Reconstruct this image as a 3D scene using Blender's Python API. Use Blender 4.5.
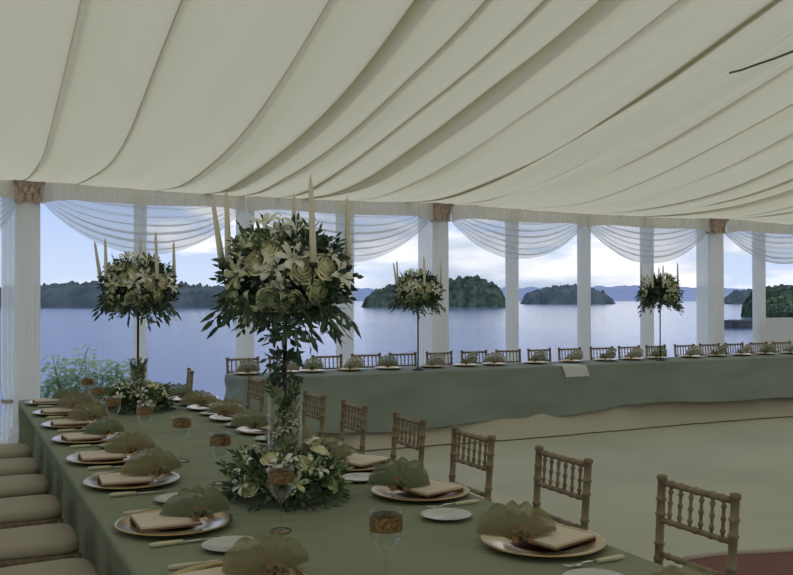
import bpy, math, random
import numpy as np
from mathutils import Vector, Matrix, noise

scene = bpy.context.scene
for o in list(bpy.data.objects):
    bpy.data.objects.remove(o)
PI = math.pi
# ------------------------------------------------------------------ camera
F = 900.0
CX, HY = 396.5, 299.0
HC = 1.55
TH = 0.4607                       # heading, radians towards +X from +Y
cd = bpy.data.cameras.new('camera')
cam = bpy.data.objects.new('camera', cd)
scene.collection.objects.link(cam)
cam.location = (0, 0, HC)
pitch = math.atan((HY - 287.5) / F)
cam.rotation_euler = (PI/2 + pitch, 0, -TH)
cd.sensor_fit = 'HORIZONTAL'
cd.sensor_width = 36.0
cd.lens = 36.0 * F / 793.0
cd.clip_start = 0.05
cd.clip_end = 20000
scene.camera = cam
FX, FY = math.sin(TH), math.cos(TH)

# ------------------------------------------------------------------ colour management
vs = scene.view_settings
scene.display_settings.display_device = 'sRGB'
vs.view_transform = 'Standard'
vs.look = 'None'
vs.exposure = 0.17
vs.gamma = 1.0
vs.use_curve_mapping = False

# ------------------------------------------------------------------ world: blue sky with broken cloud
SKY = 1.12
w = bpy.data.worlds.new('sky')
scene.world = w
w.use_nodes = True
nt = w.node_tree
nt.nodes.clear()
def N(t, **kw):
    n = nt.nodes.new(t)
    for k, v in kw.items():
        if k.startswith('i_'):
            n.inputs[k[2:].replace('_', ' ')].default_value = v
        else:
            setattr(n, k, v)
    return n
L = nt.links.new
tc = N('ShaderNodeTexCoord')
sep = N('ShaderNodeSeparateXYZ'); L(tc.outputs['Generated'], sep.inputs[0])
grad = N('ShaderNodeValToRGB')
grad.color_ramp.elements[0].position = 0.0
grad.color_ramp.elements[0].color = (0.54, 0.63, 0.78, 1)
grad.color_ramp.elements[1].position = 1.0
grad.color_ramp.elements[1].color = (0.45, 0.56, 0.80, 1)
e = grad.color_ramp.elements.new(0.10); e.color = (0.39, 0.51, 0.77, 1)
e = grad.color_ramp.elements.new(0.30); e.color = (0.40, 0.52, 0.80, 1)
L(sep.outputs['Z'], grad.inputs['Fac'])
mp = N('ShaderNodeMapping'); mp.inputs['Scale'].default_value = (1.0, 1.0, 4.2)
mp.inputs['Location'].default_value = (0.35, 0.0, 0.18)
L(tc.outputs['Generated'], mp.inputs['Vector'])
n1 = N('ShaderNodeTexNoise'); n1.inputs['Scale'].default_value = 5.2; n1.inputs['Detail'].default_value = 8; n1.inputs['Roughness'].default_value = 0.58
L(mp.outputs[0], n1.inputs['Vector'])
# more cloud towards the right (+X)
bias = N('ShaderNodeMath', operation='MULTIPLY_ADD'); bias.inputs[1].default_value = 0.22; bias.inputs[2].default_value = -0.075
L(sep.outputs['X'], bias.inputs[0])
ad = N('ShaderNodeMath', operation='ADD'); L(n1.outputs['Fac'], ad.inputs[0]); L(bias.outputs[0], ad.inputs[1])
cr = N('ShaderNodeValToRGB')
cr.color_ramp.elements[0].position = 0.465; cr.color_ramp.elements[0].color = (0, 0, 0, 1)
cr.color_ramp.elements[1].position = 0.55; cr.color_ramp.elements[1].color = (1, 1, 1, 1)
L(ad.outputs[0], cr.inputs['Fac'])
n2 = N('ShaderNodeTexNoise'); n2.inputs['Scale'].default_value = 6.5; n2.inputs['Detail'].default_value = 5
L(mp.outputs[0], n2.inputs['Vector'])
cc = N('ShaderNodeValToRGB')
cc.color_ramp.elements[0].position = 0.38; cc.color_ramp.elements[0].color = (0.42, 0.49, 0.62, 1)
cc.color_ramp.elements[1].position = 0.58; cc.color_ramp.elements[1].color = (0.80, 0.82, 0.87, 1)
L(n2.outputs['Fac'], cc.inputs['Fac'])
mx = N('ShaderNodeMixRGB'); L(cr.outputs[0], mx.inputs[0]); L(grad.outputs[0], mx.inputs[1]); L(cc.outputs[0], mx.inputs[2])
bg = N('ShaderNodeBackground'); bg.inputs['Strength'].default_value = SKY
L(mx.outputs[0], bg.inputs['Color'])
out = N('ShaderNodeOutputWorld'); L(bg.outputs[0], out.inputs['Surface'])

# ------------------------------------------------------------------ sun, veiled, high behind the marquee
sd = bpy.data.lights.new('sun', 'SUN'); sd.energy = 1.6; sd.angle = math.radians(8); sd.color = (1.0, 0.95, 0.85)
sun = bpy.data.objects.new('sun', sd); scene.collection.objects.link(sun)
sun.rotation_euler = (math.radians(38), 0, math.radians(-25))

# ================================================================== helpers
col = scene.collection
def rayXY(px):
    s = (px - CX) / F
    return FX + s*FY, FY - s*FX
def at_Y(px, Y):
    a, b = rayXY(px); d = Y / b
    return a*d, Y, d
def at_X(px, X):
    a, b = rayXY(px); d = X / a
    return X, b*d, d
def at_d(px, d):
    a, b = rayXY(px)
    return a*d, b*d
def zpx(py, d):
    return HC + (HY - py) / F * d

MATS = {}
def mat(name, color, rough=0.6, metallic=0.0, spec=0.3, **kw):
    m = bpy.data.materials.new(name); m.use_nodes = True
    MATS[name] = m
    t = m.node_tree; b = t.nodes['Principled BSDF']
    b.inputs['Base Color'].default_value = (*color, 1)
    b.inputs['Roughness'].default_value = rough
    b.inputs['Metallic'].default_value = metallic
    b.inputs['Specular IOR Level'].default_value = spec
    for k, v in kw.get('inp', {}).items():
        b.inputs[k].default_value = v
    nz = kw.get('noise')          # (scale, color2, lo, hi)
    tcn = t.nodes.new('ShaderNodeTexCoord')
    if nz:
        n = t.nodes.new('ShaderNodeTexNoise'); n.inputs['Scale'].default_value = nz[0]; n.inputs['Detail'].default_value = 5
        mpn = t.nodes.new('ShaderNodeMapping'); mpn.inputs['Scale'].default_value = kw.get('stretch', (1, 1, 1))
        t.links.new(tcn.outputs[kw.get('coord', 'Object')], mpn.inputs[0]); t.links.new(mpn.outputs[0], n.inputs['Vector'])
        r = t.nodes.new('ShaderNodeValToRGB')
        r.color_ramp.elements[0].position = nz[2]; r.color_ramp.elements[0].color = (*color, 1)
        r.color_ramp.elements[1].position = nz[3]; r.color_ramp.elements[1].color = (*nz[1], 1)
        t.links.new(n.outputs['Fac'], r.inputs['Fac']); t.links.new(r.outputs[0], b.inputs['Base Color'])
    bp = kw.get('bump')           # (scale, strength, distance)
    if bp:
        n = t.nodes.new('ShaderNodeTexNoise'); n.inputs['Scale'].default_value = bp[0]; n.inputs['Detail'].default_value = 4
        mpn = t.nodes.new('ShaderNodeMapping'); mpn.inputs['Scale'].default_value = kw.get('bstretch', (1, 1, 1))
        t.links.new(tcn.outputs['Object'], mpn.inputs[0]); t.links.new(mpn.outputs[0], n.inputs['Vector'])
        q = t.nodes.new('ShaderNodeBump'); q.inputs['Strength'].default_value = bp[1]; q.inputs['Distance'].default_value = bp[2]
        t.links.new(n.outputs['Fac'], q.inputs['Height']); t.links.new(q.outputs[0], b.inputs['Normal'])
    return m
def fabric(name, color, trans, alpha=0.0, tcol=None):
    """cloth that lets light through: diffuse + translucent, with open weave (alpha = share of gaps)"""
    m = bpy.data.materials.new(name); m.use_nodes = True; MATS[name] = m
    t = m.node_tree; t.nodes.clear()
    o = t.nodes.new('ShaderNodeOutputMaterial')
    d = t.nodes.new('ShaderNodeBsdfDiffuse'); d.inputs['Color'].default_value = (*color, 1)
    tr = t.nodes.new('ShaderNodeBsdfTranslucent'); tr.inputs['Color'].default_value = (*(tcol or color), 1)
    mxs = t.nodes.new('ShaderNodeMixShader'); mxs.inputs[0].default_value = trans
    t.links.new(d.outputs[0], mxs.inputs[1]); t.links.new(tr.outputs[0], mxs.inputs[2])
    last = mxs
    if alpha > 0:
        tp = t.nodes.new('ShaderNodeBsdfTransparent')
        m2 = t.nodes.new('ShaderNodeMixShader'); m2.inputs[0].default_value = alpha
        t.links.new(mxs.outputs[0], m2.inputs[1]); t.links.new(tp.outputs[0], m2.inputs[2]); last = m2
    t.links.new(last.outputs[0], o.inputs['Surface'])
    return m

M_floor = mat('floor_matting', (0.54, 0.54, 0.46), 0.85, noise=(0.9, (0.46, 0.46, 0.39), .3, .7), bump=(40, .2, .01))
M_lining = fabric('roof_lining', (0.68, 0.64, 0.50), 0.43, 0.0, (0.75, 0.695, 0.50))
M_wall = fabric('wall_lining', (0.74, 0.71, 0.62), 0.35)
M_voile = fabric('voile', (0.85, 0.85, 0.85), 0.5, 0.50)
M_header = fabric('voile_header', (0.88, 0.84, 0.75), 0.35, 0.08)
M_drape = fabric('pillar_drape', (0.93, 0.92, 0.89), 0.55, 0.14)
M_capital = mat('carved_plaster', (0.42, 0.30, 0.25), 0.7, noise=(30, (0.62, 0.50, 0.44), .35, .65), bump=(60, .6, .01))
M_green = mat('green_linen', (0.22, 0.248, 0.172), 0.75, spec=.25, noise=(2.5, (0.25, 0.28, 0.195), .35, .65), bump=(7, .8, .045), bstretch=(1, 2.4, 1))
M_hgreen = mat('head_green_linen', (0.215, 0.250, 0.225), 0.75, spec=.2, noise=(1.2, (0.25, 0.285, 0.25), .35, .65), bump=(3, .6, .04), bstretch=(1, 1, .5))
M_under = mat('ivory_undercloth', (0.50, 0.46, 0.38), 0.8, bump=(4, .4, .02))
M_wood = mat('limewashed_wood', (0.22, 0.165, 0.11), 0.55, noise=(28, (0.34, 0.275, 0.20), .4, .7), stretch=(1, 1, .3))
M_cushion = mat('ivory_cushion', (0.46, 0.41, 0.33), 0.85, bump=(30, .15, .01))
M_gold = mat('gold_charger', (0.46, 0.33, 0.15), 0.20, 1.0, bump=(14, .12, .01))
M_card = mat('cream_napkin', (0.66, 0.58, 0.47), 0.8)
M_brown = mat('brown_card', (0.19, 0.105, 0.06), 0.6)
M_org = fabric('organza', (0.36, 0.33, 0.19), 0.5, 0.25)
M_org2 = fabric('organza_green', (0.27, 0.31, 0.20), 0.5, 0.18)
M_china = mat('white_china', (0.50, 0.52, 0.50), 0.18, spec=.5)
M_steel = mat('steel', (0.65, 0.65, 0.66), 0.22, 1.0)
M_handle = mat('cream_handle', (0.62, 0.58, 0.42), 0.35)
M_goldband = mat('gold_band', (0.33, 0.22, 0.11), 0.35, .8, noise=(90, (0.18, 0.11, 0.05), .4, .6), bump=(120, .8, .004))
M_wax = mat('candle_wax', (0.74, 0.70, 0.58), 0.5, inp={'Subsurface Weight': .2})
M_iron = mat('dark_metal', (0.05, 0.05, 0.05), 0.4, .6)
M_leaf = mat('dark_leaf', (0.042, 0.075, 0.052), 0.45, noise=(9, (0.11, 0.165, 0.10), .4, .65), inp={'Specular IOR Level': .35})
M_pale = fabric('young_leaf', (0.42, 0.52, 0.38), 0.5)
M_leafl = mat('pale_leaf', (0.16, 0.24, 0.11), 0.5, noise=(8, (0.28, 0.34, 0.18), .4, .65))
M_rose = mat('cream_rose', (0.88, 0.84, 0.58), 0.6)
M_rosegreen = mat('green_rose', (0.62, 0.66, 0.38), 0.6)
M_lily = mat('white_lily', (0.76, 0.77, 0.66), 0.5)
M_lime = mat('lime_blossom', (0.50, 0.53, 0.34), 0.6)
M_stem = mat('green_stem', (0.07, 0.13, 0.05), 0.6)
M_rug = mat('red_rug', (0.20, 0.095, 0.085), 0.9, bump=(60, .4, .01))
M_rugedge = mat('rug_edge', (0.45, 0.40, 0.36), 0.9)
M_cable = mat('grey_cable', (0.16, 0.15, 0.14), 0.6)
M_paper = mat('white_paper', (0.62, 0.64, 0.64), 0.7)
M_grass = mat('bank_grass', (0.06, 0.12, 0.03), 0.9, noise=(4, (0.12, 0.2, 0.06), .4, .6))
M_frame = mat('white_frame', (0.6, 0.6, 0.6), 0.5)

def glassmat():
    m = bpy.data.materials.new('thin_glass'); m.use_nodes = True
    t = m.node_tree; t.nodes.clear()
    o = t.nodes.new('ShaderNodeOutputMaterial'); tp = t.nodes.new('ShaderNodeBsdfTransparent'); tp.inputs[0].default_value = (.97, .98, .97, 1)
    g = t.nodes.new('ShaderNodeBsdfGlossy'); g.inputs['Roughness'].default_value = .04
    lw = t.nodes.new('ShaderNodeLayerWeight'); lw.inputs['Blend'].default_value = .32
    mm = t.nodes.new('ShaderNodeMath'); mm.operation = 'MULTIPLY_ADD'; mm.inputs[1].default_value = .32; mm.inputs[2].default_value = .015
    t.links.new(lw.outputs['Facing'], mm.inputs[0])
    ms = t.nodes.new('ShaderNodeMixShader'); t.links.new(mm.outputs[0], ms.inputs[0])
    t.links.new(tp.outputs[0], ms.inputs[1]); t.links.new(g.outputs[0], ms.inputs[2]); t.links.new(ms.outputs[0], o.inputs[0])
    return m
M_glass = glassmat()

def watermat():
    m = bpy.data.materials.new('lake_water'); m.use_nodes = True
    t = m.node_tree; b = t.nodes['Principled BSDF']
    b.inputs['Base Color'].default_value = (0.13, 0.18, 0.33, 1)
    b.inputs['Roughness'].default_value = 0.1
    b.inputs['Specular IOR Level'].default_value = .5
    tcn = t.nodes.new('ShaderNodeTexCoord'); 
    n = t.nodes.new('ShaderNodeTexNoise'); n.inputs['Scale'].default_value = 1.1; n.inputs['Detail'].default_value = 8; n.inputs['Roughness'].default_value = .7
    mpn = t.nodes.new('ShaderNodeMapping'); mpn.inputs['Rotation'].default_value = (0, 0, .3); mpn.inputs['Scale'].default_value = (.35, 1.3, 1)
    t.links.new(tcn.outputs['Object'], mpn.inputs[0]); t.links.new(mpn.outputs[0], n.inputs['Vector'])
    q = t.nodes.new('ShaderNodeBump'); q.inputs['Strength'].default_value = 1.0; q.inputs['Distance'].default_value = .22
    t.links.new(n.outputs['Fac'], q.inputs['Height']); t.links.new(q.outputs[0], b.inputs['Normal'])
    # the breeze ruffles the near left water, the middle of the bay lies calmer
    sp_ = t.nodes.new('ShaderNodeSeparateXYZ'); t.links.new(tcn.outputs['Object'], sp_.inputs[0])
    nb = t.nodes.new('ShaderNodeTexNoise'); nb.inputs['Scale'].default_value = .012; nb.inputs['Detail'].default_value = 4
    t.links.new(tcn.outputs['Object'], nb.inputs['Vector'])
    ma = t.nodes.new('ShaderNodeMath'); ma.operation = 'MULTIPLY_ADD'; ma.inputs[1].default_value = 60; t.links.new(nb.outputs['Fac'], ma.inputs[0]); t.links.new(sp_.outputs['X'], ma.inputs[2])
    mr_ = t.nodes.new('ShaderNodeMapRange'); mr_.inputs['From Min'].default_value = 45; mr_.inputs['From Max'].default_value = 110
    mr_.inputs['To Min'].default_value = 1.0; mr_.inputs['To Max'].default_value = .22
    t.links.new(ma.outputs[0], mr_.inputs['Value']); t.links.new(mr_.outputs[0], q.inputs['Strength'])
    return m
M_water = watermat()
def treemat(name, c1, c2, scale):
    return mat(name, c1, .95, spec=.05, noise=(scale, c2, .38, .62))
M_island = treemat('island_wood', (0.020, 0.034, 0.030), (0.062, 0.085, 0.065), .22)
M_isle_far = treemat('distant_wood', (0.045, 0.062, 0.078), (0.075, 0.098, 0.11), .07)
M_hills = treemat('hazed_hills', (0.17, 0.21, 0.33), (0.20, 0.25, 0.37), .004)  # blue distance haze is put into the base colour of the far hills
M_neartree = treemat('shore_wood', (0.014, 0.026, 0.018), (0.055, 0.08, 0.05), .5)
M_bark = mat('bark', (0.10, 0.08, 0.06), .9)
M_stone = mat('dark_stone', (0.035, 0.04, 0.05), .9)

class MB:
    def __init__(s): s.v = []; s.f = []
    def add(s, vs_, fs, M=None):
        o = len(s.v)
        for p in vs_:
            p = Vector(p)
            s.v.append(tuple(M @ p) if M is not None else tuple(p))
        s.f += [tuple(i + o for i in f) for f in fs]
    def box(s, c, h, M=None):
        cx, cy, cz = c; hx, hy, hz = h
        v = [(cx+a*hx, cy+b*hy, cz+g*hz) for a in (-1, 1) for b in (-1, 1) for g in (-1, 1)]
        s.add(v, [(0,1,3,2), (4,6,7,5), (0,4,5,1), (2,3,7,6), (0,2,6,4), (1,5,7,3)], M)
    def lathe(s, prof, n=16, M=None, c=(0, 0, 0), rfun=None, cap=False):
        v = []; f = []
        for r, z in prof:
            for k in range(n):
                a = 2*PI*k/n; rr = r*(rfun(a, z) if rfun else 1)
                v.append((c[0]+rr*math.cos(a), c[1]+rr*math.sin(a), c[2]+z))
        for i in range(len(prof)-1):
            for k in range(n):
                f.append((i*n+k, i*n+(k+1) % n, (i+1)*n+(k+1) % n, (i+1)*n+k))
        if cap:
            f.append(tuple(range(n))[::-1]); f.append(tuple((len(prof)-1)*n+k for k in range(n)))
        s.add(v, f, M)
    def tube(s, pts, r, n=8, rs=None):
        pts = [Vector(p) for p in pts]; v = []; f = []
        up0 = Vector((0, 0, 1))
        for i, p in enumerate(pts):
            t = (pts[min(i+1, len(pts)-1)] - pts[max(i-1, 0)]).normalized()
            u = t.cross(up0)
            if u.length < 1e-3: u = t.cross(Vector((1, 0, 0)))
            u.normalize(); w_ = t.cross(u)
            rr = rs[i] if rs else r
            for k in range(n):
                a = 2*PI*k/n; q = p + u*rr*math.cos(a) + w_*rr*math.sin(a); v.append(tuple(q))
        for i in range(len(pts)-1):
            for k in range(n):
                f.append((i*n+k, i*n+(k+1) % n, (i+1)*n+(k+1) % n, (i+1)*n+k))
        f.append(tuple(range(n))[::-1]); f.append(tuple((len(pts)-1)*n+k for k in range(n)))
        s.add(v, f)
    def grid(s, nu, nv, fn, M=None):
        v = [fn(i/(nu-1), j/(nv-1)) for i in range(nu) for j in range(nv)]
        f = [(i*nv+j, (i+1)*nv+j, (i+1)*nv+j+1, i*nv+j+1) for i in range(nu-1) for j in range(nv-1)]
        s.add(v, f, M)
    def build(s, name, m, parent=None, smooth=True, loc=None, mesh=None):
        me = bpy.data.meshes.new(name); me.from_pydata(s.v, [], s.f); me.update()
        me.materials.append(m)
        if smooth:
            me.polygons.foreach_set('use_smooth', [True]*len(me.polygons))
        o = bpy.data.objects.new(name, me); col.objects.link(o)
        if parent: o.parent = parent
        if loc: o.location = loc
        return o
def tag(o, label=None, cat=None, group=None, kind=None):
    if label: o['label'] = label
    if cat: o['category'] = cat
    if group: o['group'] = group
    if kind: o['kind'] = kind
    return o
def empty(name, loc=(0, 0, 0), rz=0, **kw):
    o = bpy.data.objects.new(name, None); col.objects.link(o); o.empty_display_size = .1
    o.location = loc; o.rotation_euler = (0, 0, rz); return tag(o, **kw)
def inst(name, me, parent, loc=(0, 0, 0), rot=(0, 0, 0), sc=1.0):
    o = bpy.data.objects.new(name, me); col.objects.link(o); o.parent = parent
    o.location = loc; o.rotation_euler = rot; o.scale = (sc, sc, sc) if not isinstance(sc, tuple) else sc
    return o
CH = {}
def copy_tree(o, parent=None):
    c = o.copy(); col.objects.link(c)
    if parent: c.parent = parent
    kids = [k for k in KIDS.get(o.name, [])]
    for k in kids: KIDS.setdefault(c.name, []).append(copy_tree(k, c))
    return c
KIDS = {}
def index_kids():
    KIDS.clear()
    for o in bpy.data.objects:
        if o.parent: KIDS.setdefault(o.parent.name, []).append(o)
def copies(proto, n):
    index_kids()
    return [proto] + [copy_tree(proto) for _ in range(n-1)]
ORD = ['first', 'second', 'third', 'fourth', 'fifth', 'sixth', 'seventh', 'eighth', 'ninth', 'tenth', 'eleventh', 'twelfth',
       'thirteenth', 'fourteenth', 'fifteenth', 'sixteenth', 'seventeenth', 'eighteenth', 'nineteenth', 'twentieth']
def structure(o): o['kind'] = 'structure'; return o

# ================================================================== marquee shell
WY = 10.6           # lake side wall
RY = 3.1            # ridge
X0, X1, YB = -4.2, 15.9, -4.4
def lerp(a, b, t): return a + (b-a)*t
def sstep(t): t = max(0, min(1, t)); return t*t*(3-2*t)

m = MB(); m.box(((X0+X1)/2, (WY+YB)/2 + .2, -.05), ((X1-X0)/2 + .2, (WY-YB)/2 + .4, .05))
structure(m.build('floor', M_floor, smooth=False))

pu = np.array([0, .6, 1.3, 2.1, 3.0, 3.94, 5.68, 7.5]); pz = np.array([2.845, 2.79, 2.765, 2.80, 2.92, 3.12, 3.59, 4.15])
pc = np.polyfit(pu, pz, 5)
def roofz(Y):
    u = WY - Y if Y >= RY else Y - YB
    u = max(0, min(7.5, u))
    return float(np.polyval(pc, u))
def make_ceiling():
    rnd = random.Random(11)
    xs = []; x = X0
    cells = [x]
    while x < X1:
        x += rnd.choice([.40, .58, .72, .85, .50, .66]) * rnd.uniform(.85, 1.15); cells.append(x)
    cells[-1] = X1
    # profile of the cloth across X: list of (x, drop, weight) ; each gather is a rolled tuck that overlaps itself
    prof = []
    for i in range(len(cells)-1):
        a, b = cells[i], cells[i+1]; wdt = b-a
        A = wdt * rnd.uniform(.07, .15); sk = rnd.uniform(.25, .42) if rnd.random() < .8 else rnd.uniform(.55, .7)
        tuck = rnd.choice([.02, .035, .05, .08])
        for k in range(17):
            f = k/16
            # skewed scallop
            g = f**(math.log(.5)/math.log(sk)) if f > 0 else 0
            prof.append((a + f*(wdt+tuck), -A*math.sin(PI*g)**.8 if 0 < g < 1 else 0.0, 1))
        prof.append((b + tuck*.9, .018, 1)); prof.append((b + tuck*.35, .03, 1)); prof.append((b, .016, 1))
    ny = 46
    ys = [lerp(YB, WY-.02, j/(ny-1)) for j in range(ny)]
    v = []; f = []
    ph = [rnd.uniform(0, 6) for _ in range(8)]
    for (px_, dz, _) in prof:
        for Y in ys:
            u = WY-Y if Y >= RY else Y-YB
            amp = .10 + .95*sstep(u/2.6)
            wob = .07*math.sin(Y*.55 + px_*.7 + ph[0])*min(1, u/2) + .02*math.sin(Y*1.3+px_*2.1)
            # near the eave the cloth is gathered evenly, dipping a little between the main pillars
            t = ((px_-.79)/5.03) % 1.0
            dip = -.055*math.sin(PI*t)*math.exp(-u/1.2)
            rip = .06*noise.noise(Vector((px_*3.3 + Y*.15, Y*.35, 2.0)))*min(1, u/1.5) + .022*noise.noise(Vector((px_*9, Y*.7, 5.0)))*min(1, u)
            v.append((px_ + wob, Y, roofz(Y) + dz*amp + dip + rip))
    for i in range(len(prof)-1):
        for j in range(ny-1):
            f.append((i*ny+j, (i+1)*ny+j, (i+1)*ny+j+1, i*ny+j+1))
    mb = MB(); mb.add(v, f)
    return structure(mb.build('ceiling', M_lining))
make_ceiling()

# closed walls behind and beside the camera, lake wall rail
def pleatwall(name, p0, p1, z0, z1, m_, amp=.02, pitch_=.22):
    L_ = math.dist(p0, p1); n = max(8, int(L_/.055)); dx, dy = (p1[0]-p0[0])/L_, (p1[1]-p0[1])/L_
    mb = MB()
    def fn(a, b):
        s = a*L_; o = amp*math.sin(2*PI*s/pitch_ + .8*math.sin(s*1.7))
        return (p0[0]+dx*s - dy*o, p0[1]+dy*s + dx*o, lerp(z0, z1, b))
    mb.grid(n, 3, fn)
    return structure(mb.build(name, m_))
pleatwall('wall_back', (X0, YB), (X1, YB), 0, 2.84, M_wall)
def gable(name, X):
    mb = MB(); n = 120
    def fn(a, b):
        Y = lerp(YB, WY, a)
        return (X + .02*math.sin(Y*28), Y, b*(roofz(Y)-.02))
    mb.grid(n, 3, fn); structure(mb.build(name, M_wall))
gable('wall_left', X0); gable('wall_right', X1)
# low ivory wall panel right of the last posts
XP = at_Y(759, WY)[0]
pleatwall('wall_lake', (XP, WY+.02), (X1, WY+.02), 0, 1.24, M_wall, .012, .14)
m = MB(); m.box(((X0+X1)/2, WY+.12, 2.86), ((X1-X0)/2, .05, .06)); structure(m.build('trim_eave', M_frame, smooth=False))

# ------------------------------------------------------------------ posts, pillars
POSTPX = {'q': [(140, 13), (245, 14), (345, 14), (512, 14), (584, 14), (647, 14), (759, 13)]}
postnames = ['behind the first voile swag, right of the leftmost pillar', 'half hidden behind the tallest flower arrangement, between two voile swags',
             'just left of the middle capital pillar, behind the second voile swag',
             'behind the middle of the swag right of the middle pillar', 'standing clear where two swags meet in the right half',
             'directly behind the rightmost flower stand', 'at the left end of the low ivory wall']
for i, (px, wd) in enumerate(POSTPX['q']):
    X, Y, d = at_Y(px, WY)
    r = wd * d / F / 2 * (1.25 if i in (1, 2) else .93)
    t = empty('wrapped_post', (X, Y, 0), label='slim white fabric-wrapped post ' + postnames[i], cat='post', group='slim posts of the lake side wall')
    mb = MB()
    def rf(a, z): return 1 + .035*math.sin(a*14)
    zt = 2.86
    mb.lathe([(r*1.03, 0), (r, .3), (r*.99, 1.4), (r, 2.5), (r*1.1, zt)], 56, rfun=rf)
    mb.build('drape', M_drape, t)
    mb = MB(); mb.lathe([(r*1.35, 0), (r*1.35, .05), (r*1.2, .07)], 24, cap=True); mb.build('base', M_drape, t)

def capital_mesh():
    mb = MB()
    # flared bell
    def rf(a, z):
        c = max(abs(math.cos(a)), abs(math.sin(a))); return (1/c)*.93
    mb.lathe([(.108, 0), (.112, .015), (.104, .02), (.106, .10), (.122, .15), (.137, .175), (.15, .18), (.15, .205), (.145, .205)], 40, rfun=rf, cap=True)
    # two rows of curling leaves
    for row, (z0, h, rr) in enumerate([(0.02, .085, .107), (.07, .095, .112)]):
        for k in range(12):
            a = 2*PI*(k + .5*row)/12
            c = max(abs(math.cos(a)), abs(math.sin(a))); R_ = rr/c*.95
            def fn(u, v, a=a, R_=R_):
                wv = .023*math.sin(PI*min(1, .25+.75*v))*(1 if v < .8 else .8) + .002
                out_ = .004 + .02*v**3 + .008*math.cos((u-.5)*PI)
                z = z0 + h*v - .02*max(0, v-.8)*5*.5
                s_ = (u-.5)*2*wv
                return ((R_+out_)*math.cos(a) - s_*math.sin(a), (R_+out_)*math.sin(a) + s_*math.cos(a), z)
            mb.grid(4, 6, fn)
    for sx in (-1, 1):
        for sy in (-1, 1):
            pts = [(sx*(.118+.018*math.cos(q)*math.exp(-q*.12)), sy*(.118+.018*math.cos(q)*math.exp(-q*.12)), .158+.018*math.sin(q)*math.exp(-q*.12)) for q in [i*.5 for i in range(16)]]
            mb.tube(pts, .006, 6)
    return mb
def make_pillar(px, wpx, label, cw=2.25, ztop=2.57):
    X, Y, d = at_Y(px, WY-.22)
    t = empty('capital_pillar', (X, Y, 0), label=label, cat='pillar', group='pillars with carved capitals')
    r = wpx*d/F/2
    mb = MB()
    def rf(a, z): return 1 + .035*abs(math.sin(a*10))
    mb.lathe([(r*1.02, .22), (r*1.0, .6), (r*.97, 1.6), (r*.93, ztop)], 120, rfun=rf, cap=True)
    mb.build('fluted_shaft', M_drape, t)
    mb = MB(); mb.lathe([(r*1.45, 0), (r*1.45, .08), (r*1.2, .10), (r*1.3, .14), (r*1.3, .17), (r*1.08, .20), (r*1.04, .225)], 32, cap=True)
    mb.build('plinth', M_drape, t)
    cap = capital_mesh(); k = r/.112
    o = cap.build('carved_capital', M_capital, t); o.location = (0, 0, ztop); o.scale = (k*1.0, k*1.0, 1.28)
    # pleated curtain hanging behind and to the left of the shaft
    mb = MB()
    def fn(u, v):
        xx = lerp(-r*cw, r*.5, u); o_ = .016*math.sin(u*2*PI*6.5)
        pinch = 1 - .12*math.exp(-((v*2.75-.42)/.12)**2)
        return (xx*pinch, .17 + o_, .03 + v*2.78)
    mb.grid(60, 24, fn)
    c = mb.build('side_curtain', M_drape, t)
    mb = MB(); mb.lathe([(.5, -.02), (.53, 0), (.5, .02)], 24, rfun=lambda a, z: 1)
    tb = mb.build('tie_back', M_capital, t); tb.location = (-r*(cw+.2)/2, .17, .45); tb.scale = (r*(cw-.2)*.95, .09, 1)
    return t
make_pillar(27.5, 24, 'white fluted pillar with carved capital at the left edge, beside the far end of the place settings', 1.95)
make_pillar(440.5, 16.5, 'white fluted pillar with carved capital behind the middle of the long head table')
make_pillar(716, 15, 'white fluted pillar with carved capital in the right half, right of the rightmost flower stand', 2.0)

# ------------------------------------------------------------------ voile swags
def swag(pxa, pxb, ybot, label, seed, endz=2.62):
    Xa = at_Y(pxa, WY-.17)[0]; Xb = at_Y(pxb, WY-.17)[0]
    rnd = random.Random(seed)
    dm = at_Y((pxa+pxb)/2, WY-.17)[2]
    zb = zpx(ybot, dm)
    t = empty('voile_swag', ((Xa+Xb)/2, WY-.17, 2.84), label=label, cat='curtain', group='voile swags along the lake side')
    W = Xb-Xa; nf = 7; ph = rnd.uniform(0, 6)
    def fn(u, v):
        s = 2*u-1
        cat_ = (1-abs(s)**2.1)**.92 if abs(s) < 1 else 0
        vv = v + .044*math.sin(2*PI*nf*v + ph + 1.3*math.sin(2.5*s+seed))*(.45+.55*v)*(1+.5*math.sin(9*v+seed)) + .012*math.sin(2*PI*19*v+3*s)
        vv = vv**.85 if vv > 0 else 0
        endlow = lerp(2.80, endz, v)
        midlow = lerp(2.76, zb, vv)
        z = lerp(endlow, midlow, cat_)
        yo = .04*math.cos(2*PI*nf*v + ph + 1.3*math.sin(2.5*s+seed))*(.4+.6*cat_) - .05*cat_*v
        yo += .008*math.sin(30*s + 4*v)*(1-cat_)
        return (s*W/2, yo, z-2.84)
    mb = MB(); mb.grid(56, 150, fn); mb.build('draped_voile', M_voile, t)
    def fh(u, v):
        s = 2*u-1; o_ = .012*math.sin(s*W*38) + .006*math.sin(s*W*17)
        lo = .18 + .06*(1-s*s) + .10*abs(s)**6
        return (s*W/2, -.075+o_, .01 - v*lo)
    mb = MB(); mb.grid(160, 4, fh); mb.build('gathered_header', M_header, t)
    return t
swag(-150, 20, 262, 'sheer white voile swag cut off by the left edge of the photo', 1)
swag(40, 243, 254, 'sheer white voile swag just right of the leftmost pillar', 2)
swag(246, 432, 261, 'sheer white voile swag behind the tallest candles', 3)
swag(449, 584, 258, 'sheer white voile swag just right of the middle capital pillar', 4)
swag(585, 708, 262, 'sheer white voile swag above the rightmost flower stand', 5)
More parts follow.
